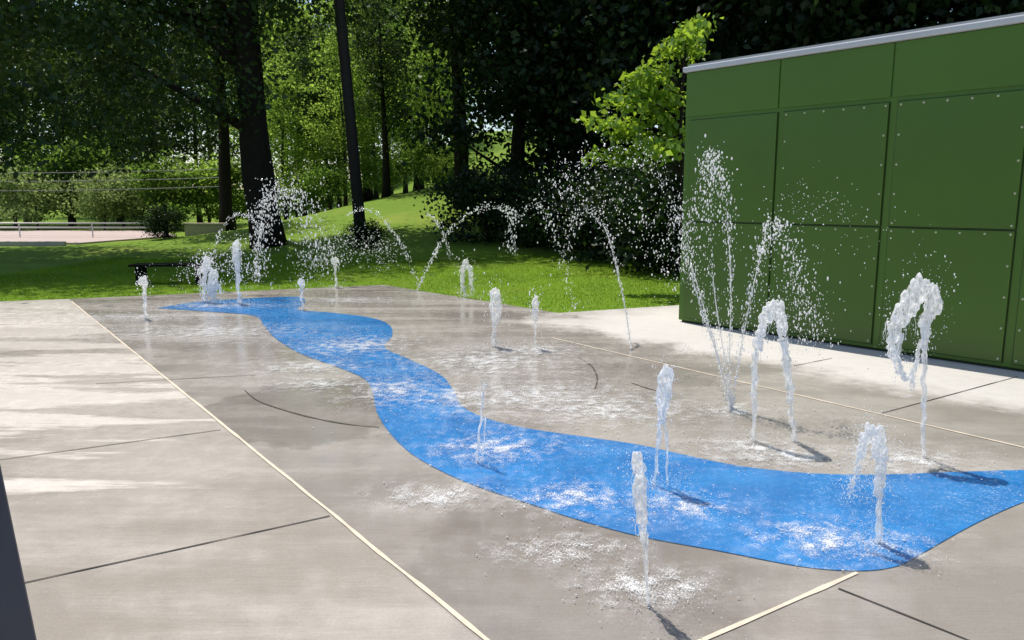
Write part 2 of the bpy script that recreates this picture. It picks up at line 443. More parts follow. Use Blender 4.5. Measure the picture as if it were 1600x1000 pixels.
def place(root, x, y, rz=0, sc=1, sz=None, leaf=None, first=False):
    o = root if first else copy_tree(root)
    o.location = (x, y, terr(x, y)); o.rotation_euler = (0, 0, rz); o.scale = (sc, sc, sz or sc)
    if leaf:
        for ch in o.children:
            if ch.name.startswith('crown'):
                ch.material_slots[0].link = 'OBJECT'; ch.material_slots[0].material = leaf
    return o
def XY(px, Y): return (px-800)/1195*Y

# big shade trees
oak = tree_proto('oak_tree', 3, 5.2, 4.6, 2.2, 17, 230, 190, .82, .18, .11, .56, M['leaf_oak'], M['bark_dark'], 26, .1, .5, (-.6, 0), flare=1.1, off=(-2.9, -1.4), minlimb=6)
place(oak, XY(415, 23.5), 23.5, 0, first=True)
tag(oak, 'huge dark spreading tree with a thick trunk standing left of the tarred utility pole', 'tree')
o2 = tree_proto('shade_tree', 5, 4.9, 4.2, 3.0, 17, 150, 175, .85, .20, .12, .45, M['leaf_oak'], M['bark_dark'], 18, .2, .4, off=(1.6, 0), minlimb=6)
place(o2, -20.4, 25.5, 0, 1.05, first=True)
tag(o2, 'dark overhanging tree filling the upper left corner', 'tree')
o3 = tree_proto('high_crowned_added_tree', 8, 4.5, 3.0, 7.2, 16.5, 95, 170, .8, .23, .14, .26, M['leaf_oak'], M['bark_dark'], 16, .2, .2, lean=(.5,0), off=(2.6, .4), minlimb=8)  # added for its shade on lawn and slope foot, crown mostly above view
place(o3, XY(412, 26.4), 26.4, 0, 1.0, first=True)
tag(o3, 'tree added to shade the lawn, slim trunk hidden close behind the huge trunk, its crown high above', 'tree')
o = place(o3, -16.9, 21.2, 0, 1.0); tag(o, 'unseen high crowned tree added just beyond the left border to shade the left lawn', 'tree')  # out-of-view copy, added to darken the left lawn
# dark trees behind the building
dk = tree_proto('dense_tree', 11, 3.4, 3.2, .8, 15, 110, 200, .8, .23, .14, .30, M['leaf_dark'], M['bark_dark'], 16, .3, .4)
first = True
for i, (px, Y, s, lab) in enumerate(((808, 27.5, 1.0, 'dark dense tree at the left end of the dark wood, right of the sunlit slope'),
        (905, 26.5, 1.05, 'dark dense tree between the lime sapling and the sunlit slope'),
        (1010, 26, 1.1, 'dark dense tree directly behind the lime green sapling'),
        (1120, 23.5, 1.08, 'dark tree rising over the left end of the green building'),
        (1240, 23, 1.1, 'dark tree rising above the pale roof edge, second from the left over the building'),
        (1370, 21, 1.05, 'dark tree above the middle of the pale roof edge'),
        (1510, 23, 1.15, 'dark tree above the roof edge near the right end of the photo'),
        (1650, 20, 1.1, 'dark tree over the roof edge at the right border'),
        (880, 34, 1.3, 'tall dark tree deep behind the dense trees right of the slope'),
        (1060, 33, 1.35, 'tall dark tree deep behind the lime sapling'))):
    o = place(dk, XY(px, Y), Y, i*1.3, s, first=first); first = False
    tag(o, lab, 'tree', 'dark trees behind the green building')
# hillside trees
hill = tree_proto('hillside_tree', 21, 2.1, 2.3, 5.6, 17, 46, 180, .7, .22, .13, .34, M['leaf_oak'], M['bark_dark'], 14, .3)
for i, (px, Y, s, lab) in enumerate(((722, 31, 1.0, 'dark trunked tree at the top of the sunlit grass slope'), (352, 33, .9, 'slim dark trunked tree just left of the huge dark tree'),
        (655, 53, 1.0, 'dark tree in the sunlit wood left of the dark trunked hilltop tree'), (575, 51, .95, 'dark tree in the sunlit wood behind the utility pole'), (604, 38, .6, 'small dark tree on the slope right of the utility pole'), (492, 46, .72, 'dark tree in the sunlit wood between the huge trunk and the utility pole'))):
    o = place(hill, XY(px, Y), Y, .4+i*1.8, s, first=(i == 0)); tag(o, lab, 'tree')
# forest
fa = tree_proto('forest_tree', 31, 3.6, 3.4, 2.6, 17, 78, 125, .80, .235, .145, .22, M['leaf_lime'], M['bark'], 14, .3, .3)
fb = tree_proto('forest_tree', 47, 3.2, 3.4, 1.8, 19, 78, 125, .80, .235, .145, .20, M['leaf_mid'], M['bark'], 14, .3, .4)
rr = random.Random(9); usedA = usedB = False
spots = []
for (px, Y, s, sz, kk) in ((446,43,.70,.50,'lime'),(515,48,.75,.62,'mid'),(540,41,.55,.55,'lime'),(588,44,.7,.55,'lime'),(634,46,.7,.68,'mid'),(684,42,.6,.60,'lime'),(474,52,.95,.85,'lime'),(530,55,.9,.95,'lime'),(610,54,.95,.95,'lime'),(680,56,.9,.9,'mid'),
        (708,60,1.0,1.0,'mid'),(450,66,1.1,1.1,'mid'),(560,70,1.1,1.1,'mid'),(640,72,1.1,1.1,'mid')):
    spots.append((XY(px, Y), Y, kk, s, sz))
for (px, Y, s, sz) in ((310,49,.85,.8),(245,46,.85,.75),(185,51,.95,.8),(110,47,.9,.78),(40,50,1.0,.85),(-40,46,.9,.8)):
    spots.append((XY(px, Y), Y, 'left', s, sz))
for X in range(-58, -21, 6):
    s = rr.uniform(.9,1.2); spots.append((X+rr.uniform(-2,2), rr.uniform(58, 66), 'far', s, s*1.05))
for X in range(-64, 12, 8):
    s = rr.uniform(1,1.3); spots.append((X+rr.uniform(-2,2), rr.uniform(78, 86), 'far', s, s*1.05))
lm = {'lime': 'leaf_lime', 'mid': 'leaf_mid', 'left': 'leaf_oak', 'far': 'leaf_mid'}
for i, (x, y, k, s, sz) in enumerate(spots):
    useA = rr.random() < .5
    base = fa if useA else fb; fst = not (usedA if useA else usedB)
    if useA: usedA = True
    else: usedB = True
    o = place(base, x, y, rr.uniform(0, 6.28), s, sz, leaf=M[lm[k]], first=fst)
    if k == 'left': tag(o, 'dark green tree standing behind the roadside shrubs at the left', 'tree', 'dark trees behind the roadside shrubs')
    elif k != 'far': tag(o, 'sunlit green tree in the wood behind the huge dark tree and the utility pole', 'tree', 'sunlit trees behind the utility pole')
    else: tag(o, 'mid green tree in the far wood across the back', 'tree', 'far wood across the back')
# far wood mass
r = np.random.default_rng(5); N = 30000
P = np.stack([r.uniform(-110, 95, N), r.uniform(92, 100, N), r.uniform(1, 17, N)], 1); P[:,2] += 5+np.sin(P[:,0]*.35)*2
P = P[r.uniform(size=len(P)) < .55+.45*np.sin(P[:,0]*.9+P[:,2]*.7)]
me = leaf_mesh('far_wood', P, .9, .55, 8); me.materials.append(M['leaf_oak'])
o = bpy.data.objects.new('far_wood', me); COL.objects.link(o); tag(o, 'unbroken wood in the far distance behind all the trees', 'wood', kind='stuff')
# shrubs
bu = tree_proto('roadside_shrub', 61, 1.7, 1.5, .1, 3.2, 36, 130, .42, .15, .09, .07, M['leaf_bush'], M['bark'], 12, .2, .4)
first = True
for i, (px, Y, s, lf, lab) in enumerate(((-10,40,1.15,'leaf_bush','pale shrub behind the guard rail at the left border'),(55,39.5,1.0,'leaf_bush','pale green shrub behind the rail, second from the left border'),
        (108,43,1.6,'leaf_mid','mid green shrub behind the rail, tallest left of the slim tree'),(160,39.5,1.0,'leaf_bush','pale grey green shrub near the middle of the rail'),
        (218,40,1.1,'leaf_bush','pale shrub near the right end of the rail'),(272,39.5,1.2,'leaf_mid','mid green shrub at the right end of the rail'),
        (325,41,1.3,'leaf_lime','lime green shrub just left of the slim dark trunk'),(20,44,1.5,'leaf_mid','tall mid green shrub at the back left, behind two pale shrubs'),(190,44,1.6,'leaf_mid','tall mid green shrub at the back, behind the middle of the rail'),(365,42,1.2,'leaf_mid','mid green shrub between the slim trunk and the huge trunk'),(462,40,.9,'leaf_lime','lime shrub right of the huge trunk'),
        (515,39,.8,'leaf_mid','green shrub left of the utility pole on the slope'),(600,41,.8,'leaf_lime','lime shrub right of the utility pole on the slope'),
        (655,39,.9,'leaf_mid','green shrub at the top of the sunlit slope'),(695,38,.7,'leaf_lime','small lime shrub beside the hillside trunk'))):
    o = place(bu, XY(px, Y), Y, i*1.7, s, leaf=M[lf], first=first); first = False
    tag(o, lab, 'shrub')
ds = tree_proto('dark_shrub', 71, 1.5, 1.3, .05, 2.6, 40, 150, .38, .13, .08, .06, M['leaf_dark'], M['bark_dark'], 12, .2, .5)
first = True
for i, (px, Y, s, lab) in enumerate(((765,23.5,1.0,'dark shrub at the left end of the lawn edge below the dense trees'),(835,22.5,.9,'dark shrub at the back of the sunlit lawn, second from its left end'),
        (905,21.2,1.0,'dark shrub at the back of the sunlit lawn below the spray cloud'),(975,19.4,1.0,'dark shrub at the back of the sunlit lawn, left of the lime sapling'),(1045,16.8,1.15,'dark shrub under the lime sapling'),(1110,17,1.2,'dark shrub behind the left end of the green building'),
        (572,22.5,.36,'small dark shrub at the foot of the utility pole'),(252,29,.5,'low dark shrub beside the end of the road'))):
    o = place(ds, XY(px, Y), Y, i*2.1, s, first=first); first = False
    tag(o, lab, 'shrub')
# lime sapling
rs = np.random.default_rng(14)
base = Vector((3.15, 13.6, terr(3.15,13.6))); root = empty('maple_sapling', base)
tag(root, 'bright lime green young maple leaning out beside the left end of the green building', 'tree')
b = MB(); ends = []
mid = D(1068,330,13.5); topc = D(1072,60,13.3)
b.tube([base, base.lerp(mid,.5), mid, D(1063,200,13.4), topc], [.07,.06,.05,.035,.012], 8, .2)
for (px, py, n) in ((918,184,6),(945,150,6),(920,236,6),(955,200,7),(978,118,7),(1010,104,6),(1005,160,7),(965,232,6),(1000,225,6),(1040,140,5),(1045,195,6),(1030,225,6),(985,140,6),(1030,170,6),(1035,72,4),(1062,62,3),(1080,48,4),(1104,32,4),(1092,72,3)):
    Y = 13.3+rs.uniform(-.7,.7); e = D(px, py, Y); st = D(1064, min(330, py+35), 13.45)
    b.tube([st, st.lerp(e,.45)+Vector((0,0,.16)), e], [.022,.014,.004], 6, .1)
    for k in range(n):
        f = .5+.55*k/n; ends.append(np.array(st.lerp(e, f))+np.array((0,0,.14*math.sin(f*3.1)-.05*f)))
b.build('trunk', M['bark_dark'], root, base, True)
ends = np.array(ends); P = (ends[:,None,:]+rs.normal(size=(len(ends),27,3))*np.array([.12,.15,.075])).reshape(-1,3)-np.array(base)
P[:,2] -= np.abs(rs.normal(size=len(P)))*.06
me = leaf_mesh('crown', P, .125, .085, 15, .7); me.materials.append(M['leaf_maple'])
o = bpy.data.objects.new('crown', me); COL.objects.link(o); o.parent = root

# grass blades on the mown lawn nearest the deck
r = np.random.default_rng(2); N = 150000
P = np.stack([r.uniform(-11, 4.5, N), r.uniform(10, 21, N), np.zeros(N)], 1)
def inside(poly, X, Y):
    res = np.zeros(len(X), bool); n = len(poly)
    for i in range(n):
        a, c = poly[i], poly[(i+1)%n]
        with np.errstate(divide='ignore', invalid='ignore'):
            cond = ((a.y > Y) != (c.y > Y)) & (X < (c.x-a.x)*(Y-a.y)/((c.y-a.y) or 1e-9)+a.x)
        res ^= cond
    return res
P = P[~inside(poly, P[:,0], P[:,1])]
P[:,2] = [terr(x, y)-.004 for x, y in P[:,:2]]
N = len(P); an = r.uniform(0, 6.28, N); hh = r.uniform(.018, .045, N); w = .006
v = np.empty((N,3,3)); dx = np.stack([np.cos(an), np.sin(an), np.zeros(N)], 1)
v[:,0] = P-dx*w; v[:,1] = P+dx*w; v[:,2] = P+np.stack([r.normal(size=N)*.018, r.normal(size=N)*.018, hh], 1)
me = bpy.data.meshes.new('grass')
me.vertices.add(3*N); me.vertices.foreach_set('co', v.reshape(-1).astype(np.float32))
me.loops.add(3*N); me.loops.foreach_set('vertex_index', np.arange(3*N, dtype=np.int32))
me.polygons.add(N); me.polygons.foreach_set('loop_start', np.arange(0, 3*N, 3, dtype=np.int32)); me.update(calc_edges=True)
me.materials.append(M['blade'])
o = bpy.data.objects.new('grass', me); COL.objects.link(o); tag(o, 'short mown grass of the lawn around the deck', 'grass', kind='stuff')

# ---------------------------------------------------------------- road, rail, pole, bench, cables, post
b = slab([Vector((-90,26.6,0)), Vector((-90,38.2,0)), Vector((-17.5,37.6,0)), Vector((-14.4,32.6,0)), Vector((-15.5,27.2,0))], -.1, .03)
tag(b.build('road', M['road']), kind='structure')
b = MB(); b.box(-90, -15.6, 26.4, 26.55, -.1, .12); tag(b.build('road_kerb', M['kerb'], bevel=.02), kind='structure')
gr = empty('guard_rail', (-14.2, 31.2, 0)); tag(gr, 'thin pale pipe guard rail along the road at the left', 'guard rail')
for z in (.60, .42): MB().tube([(-30, 0, z), (-15, 0, z), (0, 0, z)], .03, 8).build('rail', M['steel'], gr, smooth=True)
for i in range(11):
    MB().tube([(-.05-i*3.0, .04, -.1), (-.05-i*3.0, .04, .62)], .025, 8).build('post', M['steel'], gr)
pl = empty('utility_pole', (XY(563, 24), 24, terr(XY(563,24), 24))); tag(pl, 'dark leaning utility pole standing on the lawn in front of the wood', 'pole')
pb = Vector(pl.location); topp = D(512, -190, 24)
MB().tube([pb-Vector((0,0,.2)), pb.lerp(topp,.33), pb.lerp(topp,.66), topp], [.19,.175,.16,.14], 12).build('shaft', M['pole'], pl, pb, True)
d = (topp-pb).normalized(); ca = topp-d*.5
b = MB(); b.tube([ca-Vector((1.2,.16,0)), ca+Vector((1.2,-.16,0))], .06, 6); b.build('crossarm', M['pole'], pl, pb)
tx = XY(352, 33)
for i, (za, zb) in enumerate(((262,264),(276,277),(291,291))):
    p = D(-400, za, 34); q = D(352, zb, 33); q.x = tx
    pts = [p.lerp(q, k/14)-Vector((0,0,.2*(1-(2*k/14-1)**2))) for k in range(15)]
    o = MB().tube(pts, .014, 6).build('overhead_cable', M['cable'], origin=p)
    tag(o, ('uppermost', 'middle', 'lowest')[i]+' of the three grey cables strung at the left above the road', 'cable')
p = W(262, 376); p.z = terr(p.x, p.y)
o = MB().tube([p, p+Vector((0,0,1.25))], [.07,.06], 8).build('marker_post', M['pole'], origin=p); tag(o, 'short dark post near the right end of the guard rail', 'post')
p = D(320, 350, 31.5); p.z = terr(p.x, 31.5)
bt = empty('stone_barrier', p); tag(bt, 'low tan stone barrier on the lawn left of the huge trunk', 'barrier')
MB().box(-.8,.8,-.15,.15,-.1,.50).build('barrier_body', M['tan'], bt, bevel=.03)
MB().box(-.84,.84,-.18,.18,.503,.58).build('coping', M['tan'], bt, bevel=.02)
p = W(268, 440); p.z = terr(p.x, p.y); be = empty('park_bench', p, .1); tag(be, 'dark low bench on the shaded lawn behind the left hand jets', 'bench')
b = MB(); [b.box(-.7,.7,-.22+i*.15,-.09+i*.15,.34,.38) for i in range(3)]; b.build('seat', M['darkwood'], be)
for s in (-.55,.55):
    MB().box(s-.04,s+.04,-.2,-.12,0,.338).build('leg', M['darkwood'], be)
    MB().box(s-.04,s+.04,.1,.18,0,.338).build('leg', M['darkwood'], be)
# slate post in the lower left corner
p1, p2 = D(0,700,1.3), D(62,1000,1.3)
sl = (p2.x-p1.x)/(p1.z-p2.z)
xb = p2.x+sl*p2.z; xt = p2.x-sl*(1.75-p2.z)
ox = xb-.2
po = empty('steel_post', (ox, 1.3, 0)); tag(po, 'dark slate steel post cut off by the lower left corner', 'post')
b = MB()
b.v = [(-.2,-.16,.016),(.2,-.16,.016),(.2,0,.016),(-.2,0,.016),(xt-ox-.26,-.12,1.75),(xt-ox,-.12,1.75),(xt-ox,0,1.75),(xt-ox-.26,0,1.75)]
b.f = [(3,2,1,0),(4,5,6,7),(0,1,5,4),(1,2,6,5),(2,3,7,6),(3,0,4,7)]
b.build('shaft', M['slate'], po, bevel=.012)
MB().box(-.28,.28,-.24,.08,0,.014).build('base_plate', M['slate'], po, bevel=.004)

# ---------------------------------------------------------------- water
rw = random.Random(17)
def drops(mb, c, n, sp, r0, r1, zmin=.004):
    for _ in range(n):
        p = [c[0]+rw.gauss(0,sp[0]), c[1]+rw.gauss(0,sp[1]), c[2]+rw.gauss(0,sp[2])]
        if p[2] < zmin: p[2] = zmin
        r = r0+(r1-r0)*rw.random()**3
        mb.blob(p, r, ICO1, (1,1,rw.uniform(.9,2.2)))
def splash(mb, c, n, rad, r0, r1):
    for _ in range(n):
        a = rw.uniform(0, 6.283); d = abs(rw.gauss(0, .5))*rad
        x, y = c[0]+math.cos(a)*d, c[1]+math.sin(a)*d
        r = r0+(r1-r0)*rw.random()**3
        up_ = rw.random() < .5
        mb.blob((x, y, .010+(abs(rw.gauss(0,.035)) if up_ else 0)), r*(.6 if up_ else .8), ICO1, (rw.uniform(.8,2.2), rw.uniform(.8,2.0), 1 if up_ else .3))
def jet(label, base, streams, plume, ndrop=60, nsp=260, srad=.35, vox=None, nblob=70, nstr=8, mist=None):
    bw = W(*base); Y = bw.y; m = PXM(Y)
    root = empty('water_jet', bw); tag(root, label, 'water jet', 'water jets of the splash pad')
    for st in streams:
        P = []; R = []
        for k, (px, py, w) in enumerate(st):
            q = D(px, py, Y); q.y += rw.uniform(-1,1)*m*2
            if k == 0 and py >= base[1]-60: q.z = min(q.z, .01)
            P.append(q); R.append(w*m*.8)
        PP = catmull(P, 14); RR = [R[min(len(R)-1, int(i/14))]*(1-(i/14)%1)+R[min(len(R)-1, int(i/14)+1)]*((i/14)%1) for i in range(len(PP))]
        PP = [p+Vector((noise.noise(p*16), noise.noise(p*16+Vector((5,5,5))), 0))*m*2.6 for p in PP]
        MB().tube(PP, [max(.002, r*(1+.8*noise.noise(p*34))) for r, p in zip(RR, PP)], 10, .8).build('stream', M['clear'], root, bw, True)
    b = MB(); P = [D(px, py, Y) for px, py, w in plume]; Rr = [w*m for _,_,w in plume]
    seg = len(P)-1
    for _ in range(int(nblob*1.3)):
        t = rw.random()*seg; i = min(seg-1, int(t)); f = t-i
        c = P[i].lerp(P[i+1], f); r = Rr[i]*(1-f)+Rr[i+1]*f
        k = rw.uniform(.20,.50)
        a = rw.uniform(0,6.283); dd = r*(1-k*.9)*math.sqrt(rw.random())*1.05
        b.blob((c.x+math.cos(a)*dd, c.y+math.sin(a)*dd*.7, c.z+rw.gauss(0,.3)*r), max(.003, r*k), ICO2, (rw.uniform(.7,1.0),rw.uniform(.7,1.0),rw.uniform(1.2,3.0)), .25)
    o = b.build('plume', M['froth'], root, bw, True)
    md = o.modifiers.new('remesh', 'REMESH'); md.mode = 'VOXEL'; md.voxel_size = vox or max(.0032, .0010*Y); md.use_smooth_shade = True
    dm = o.modifiers.new('turbulence', 'DISPLACE'); dm.texture = TURB; dm.texture_coords = 'GLOBAL'; dm.strength = 6*m; dm.mid_level = .5
    sm = o.modifiers.new('smooth', 'SMOOTH'); sm.factor = .5; sm.iterations = 6
    if nstr and seg > 0:
        b = MB()
        for _ in range(int(nstr*.8)+1):
            j = rw.randrange(0, seg+1); w = Rr[j]; c = P[j]; l = rw.uniform(1.5, 4.0)*w+.01
            s = c+Vector((rw.uniform(-1,1)*w, rw.uniform(-.8,.8)*w, rw.uniform(-.6,.4)*w)); dxx = rw.uniform(-.2,.2)*l
            ph = rw.uniform(0, 6)
            pts = [s+Vector((dxx*k/8+w*.12*math.sin(k*.8+ph), 0, -l*k/8)) for k in range(9)]
            b.tube(pts, [max(.0009, m*.9*(1-.75*k/8)) for k in range(9)], 6, .4)
        tag(b.build('strands', M['clear'], root, bw, True), kind='stuff')
    b = MB()
    for (px, py, w) in plume:
        drops(b, D(px, py, Y), max(2, int(ndrop*2.6)//len(plume)), (w*m*1.1+.006, w*m*.9, w*m*1.7+.02), .0003*Y, .0010*Y)
    if mist:
        for (px, py, w, h, n) in mist: drops(b, D(px, py, Y), n, (w*m, w*m, h*m), .0003*Y, .0007*Y)
    tag(b.build('droplets', M['drop'], root, bw, True), kind='stuff')
    if nsp:
        b = MB(); splash(b, bw, int(nsp*1.8), srad, .0005+.0002*Y, .0016+.0006*Y)
        tag(b.build('splash', M['speck'], root, bw, True), kind='stuff')
    return root
jet('nearest water jet, a tall wavering column at the front edge of the blue river', (1013,947), [[(1013,947,3.5),(1011,890,4),(1008,835,6)]],
    [(1006,850,6),(1003,810,11),(999,770,14),(1000,735,12),(993,712,10)], 90, 300, .34, nblob=120, nstr=14)
jet('broad bursting water jet with a misty dome in the river near its right end', (1374,850), [[(1374,850,4.5),(1373,800,5.5),(1372,740,8)]],
    [(1330,764,3),(1338,735,6),(1346,700,10),(1358,672,12),(1372,685,14),(1378,715,13),(1374,775,6)], 240, 380, .42, nblob=130, nstr=24, mist=[(1345,720,24,38,560),(1375,760,18,44,300),(1330,765,8,8,80)])
jet('short thick water plume rising from the blue river left of the arched jet', (1022,760), [[(1022,760,2.5),(1027,710,3),(1032,655,5)],[(1042,735,2),(1042,690,2.5),(1036,650,4)]],
    [(1034,655,6),(1037,625,13),(1040,600,16),(1043,577,9)], 70, 420, .42, nblob=90, nstr=10)
jet('tall arched water jet with two white legs in front of the green building', (1177,690), [[(1177,690,4),(1178,620,5),(1182,550,7),(1192,510,8)],[(1242,716,4.5),(1238,650,5.5),(1232,590,7),(1224,530,9)]],
    [(1186,540,7),(1194,500,11),(1206,482,12),(1216,482,11),(1222,510,10),(1229,555,6)], 110, 420, .5, nblob=130, nstr=16)
jet('tallest water jet, its head curling into a loop near the right border', (1443,716), [[(1443,716,3.5),(1442,640,4),(1444,560,5),(1446,500,9)],[(1408,520,4),(1404,560,3),(1412,592,3),(1430,572,3),(1440,530,3.5)]],
    [(1436,560,4),(1426,596,5),(1406,582,8),(1394,540,10),(1400,500,15),(1422,472,17),(1440,447,18),(1462,470,15),(1446,500,10),(1445,530,6)], 280, 420, .5, nblob=200, nstr=22)
jet('small white water jet in the middle of the deck, left one of a close pair', (772,542), [[(772,542,3),(772,515,4),(773,490,6)]], [(770,505,8),(775,485,11),(773,465,11),(771,457,7)], 60, 320, .55, nblob=60)
jet('slim water jet in the middle of the deck, right one of a close pair', (836,545), [[(836,545,2),(836,515,2.5),(836,485,4)]], [(836,490,5),(837,475,7),(836,464,5)], 40, 200, .4, nblob=40)
jet('faint thin water jet rising from the middle of the blue river', (745,724), [[(745,724,2.5),(748,690,2.5),(752,650,2),(755,610,1.6)],[(752,722,1.2),(757,690,1.2),(757,650,1.2)]], [(754,630,2.5),(755,610,3),(756,597,2.2)], 40, 200, .35, nblob=16, nstr=3)
jet('ragged water jet at the far deck edge beside the sunlit lawn', (730,464), [[(727,464,2.5),(724,440,3),(724,415,4)]], [(722,450,4),(722,428,5),(728,408,6),(736,425,5),(737,450,4)], 50, 120, .4, nblob=70)
jet('small upright water jet with a flat head at the far corner of the deck', (525,449), [[(525,449,2),(524,430,2),(523,410,3)]], [(519,408,4),(524,405,5),(529,409,4)], 20, 120, .5, nblob=24, nstr=0)
jet('small mushroom water jet at the right edge of the far end of the river', (472,484), [[(472,484,2),(471,462,2.5),(471,444,4)]], [(467,444,4),(471,439,5),(475,445,4)], 20, 120, .45, nblob=24, nstr=0)
jet('small mushroom water jet farthest left on the deck', (227,498), [[(227,498,2.5),(226,470,3),(225,445,4)]], [(219,443,4),(224,437,6),(230,443,4)], 24, 260, .75, nblob=30, nstr=0)
jet('tall thin white water jet standing in the far end of the river', (374,474), [[(374,474,3),(372,430,4),(369,390,6)]], [(371,420,6),(369,395,7),(369,378,6)], 60, 160, .5, nblob=50)
jet('low bubbling water jet in the far end of the river', (333,474), [[(333,474,3),(333,455,5),(334,440,6)]], [(325,460,6),(333,440,9),(334,428,7),(341,455,6)], 120, 200, .55, nblob=60)
jet('ragged water jet at the left of the far end of the river', (318,472), [[(318,472,2),(319,445,3),(321,415,4)]], [(318,440,5),(322,415,7),(325,403,5),(312,425,4)], 90, 120, .5, nblob=50)

def arc(label, pts, Y0, Y1, n, sz=(.8,2.2), sp0=1.5, sp1=8, thread=0, dens=1.0):
    """droplets thrown along a curve, depth running Y0 -> Y1"""
    L = len(pts)-1; P = []
    for k, (px, py) in enumerate(pts): P.append(D(px, py, Y0+(Y1-Y0)*k/L))
    C = catmull(P, 12); b = MB(); org = P[0].copy()
    root = empty('water_arc', org); tag(root, label, 'water arc', 'arcs of thrown water drops')
    for _ in range(int(n*2.1)):
        t = rw.random()**dens; i = min(len(C)-2, int(t*(len(C)-1))); f = t*(len(C)-1)-i
        c = C[i].lerp(C[i+1], f); d = (C[i+1]-C[i]).normalized(); m = PXM(c.y)
        s = (sp0+(sp1-sp0)*t)*m*(1 if rw.random() < .8 else 1.9)
        c = c+Vector((rw.gauss(0,s), rw.gauss(0,s*1.5), rw.gauss(0,s)))
        if c.z < .012: continue
        r = (sz[0]+(sz[1]-sz[0])*rw.random()**4)*m*.54
        b.blob(c, r, ICO1, (1+abs(d.x)*.6, 1, 1+abs(d.z)*1.7))
    tag(b.build('droplets', M['drop'], root, org, True), kind='stuff')
    if thread:
        b = MB(); b.tube(C[:thread], [.8*PXM(c.y)*(1+.5*noise.noise(c*40)) for c in C[:thread]], 6, .3)
        b.build('thread', M['clear'], root, org, True)
N0 = W(1143, 640).y
arc('beaded arc of water rising from the far deck edge over the lawn', [(653,452),(668,418),(690,378),(720,343),(755,324),(790,327),(803,350),(800,392)], 13.2, 12, 170, (.8,2.2), 1.0, 4)
arc('middle beaded arc of water between the first arc and the slim falling arc', [(792,392),(802,348),(830,322),(853,336),(872,380),(885,430),(900,484)], 11.5, 10.2, 120, (.7,2.0), 5, 4)
arc('slim arc of water falling to the middle of the deck right of the lawn corner', [(986,548),(980,500),(968,440),(955,385),(940,347),(918,329),(895,350),(884,405)], W(986,548).y, 9.6, 190, (.7,1.9), .8, 6, 46)
arc('wide arc of scattered drops curving left in front of the dark wood', [(1143,640),(1125,575),(1105,500),(1085,430),(1064,368),(1046,310),(1020,262),(985,242),(930,252),(885,275),(870,320)], N0, 8.2, 460, (.7,2.2), 1.5, 18, 40)
arc('lower sheet of scattered drops in front of the dark shrubs', [(1060,440),(1040,400),(1000,350),(960,310),(915,300),(880,330)], 8.0, 9.0, 260, (.7,1.9), 16, 26)
arc('tall fountain of drops climbing in front of the left end of the green building', [(1143,640),(1140,560),(1142,460),(1138,360),(1128,285),(1113,242),(1100,275),(1084,350),(1074,430)], N0, N0+.4, 420, (.7,2.4), 1.2, 10, 34)
arc('inner stream of the tall fountain, rising steeply just left of its main stream', [(1143,640),(1132,560),(1118,470),(1110,380),(1108,310),(1112,262),(1126,300),(1140,370)], N0, N0+.3, 220, (.7,2.2), 1.2, 9, 30)
arc('outer stream of the tall fountain, spreading widely to its left', [(1143,640),(1122,560),(1095,480),(1076,410),(1066,350),(1062,310)], N0, N0+.6, 130, (.7,2.0), 1.2, 7, 34)
arc('fountain of drops leaning right over the green panels', [(1143,640),(1153,570),(1168,490),(1182,425),(1195,378),(1210,352),(1232,372),(1250,425),(1262,490),(1270,545)], N0, N0-.2, 460, (.7,2.6), 1.2, 13, 50)
arc('stray spray of drops flung right across the green panels', [(1200,370),(1240,320),(1275,320),(1310,330),(1350,360)], N0, N0+.2, 90, (.6,1.5), 16, 26)
arc('stray drops falling between the fountain and the arched jet', [(1215,400),(1240,430),(1260,480),(1275,520)], N0, N0, 130, (.7,1.8), 18, 20)
arc('thin water thread falling beside the fountain nozzle', [(1143,640),(1130,590),(1118,540),(1100,480)], N0, N0+.3, 60, (.7,1.4), 1, 3, 30)
arc('looping arc of water at the far left of the spray', [(330,412),(340,375),(358,342),(378,334),(398,346),(408,370)], 12.2, 12, 80, (.7,1.7), 1.2, 2.5)
arc('dense white fountain of drops behind the far end of the river', [(402,432),(404,380),(412,325),(428,300),(450,296),(468,312),(480,345),(492,385),(500,420)], 12.6, 12.2, 520, (.7,2.0), 3, 17)
arc('inner column of drops inside the dense white fountain', [(405,430),(410,380),(425,330),(440,300)], 12.4, 12.4, 170, (.7,2.0), 7, 13)
arc('cloud of fine drops left of the utility pole above the far deck edge', [(480,415),(510,395),(545,380),(580,385),(605,400)], 14.5, 14.5, 460, (.5,1.4), 16, 14)
arc('small arc of drops right of the utility pole', [(545,335),(566,326),(592,336),(618,368),(636,400),(654,446)], 13.6, 13.2, 110, (.7,1.6), 1.2, 2.2)
arc('short falling arc of drops crossing the shaded slope', [(668,334),(682,346),(694,368),(704,400)], 13.4, 13.2, 50, (.7,1.6), 1.0, 2)
arc('spray of drops around the low bubbling jets at the far left', [(280,440),(310,415),(340,405),(370,415),(400,440)], 12, 12, 190, (.6,1.6), 10, 12)

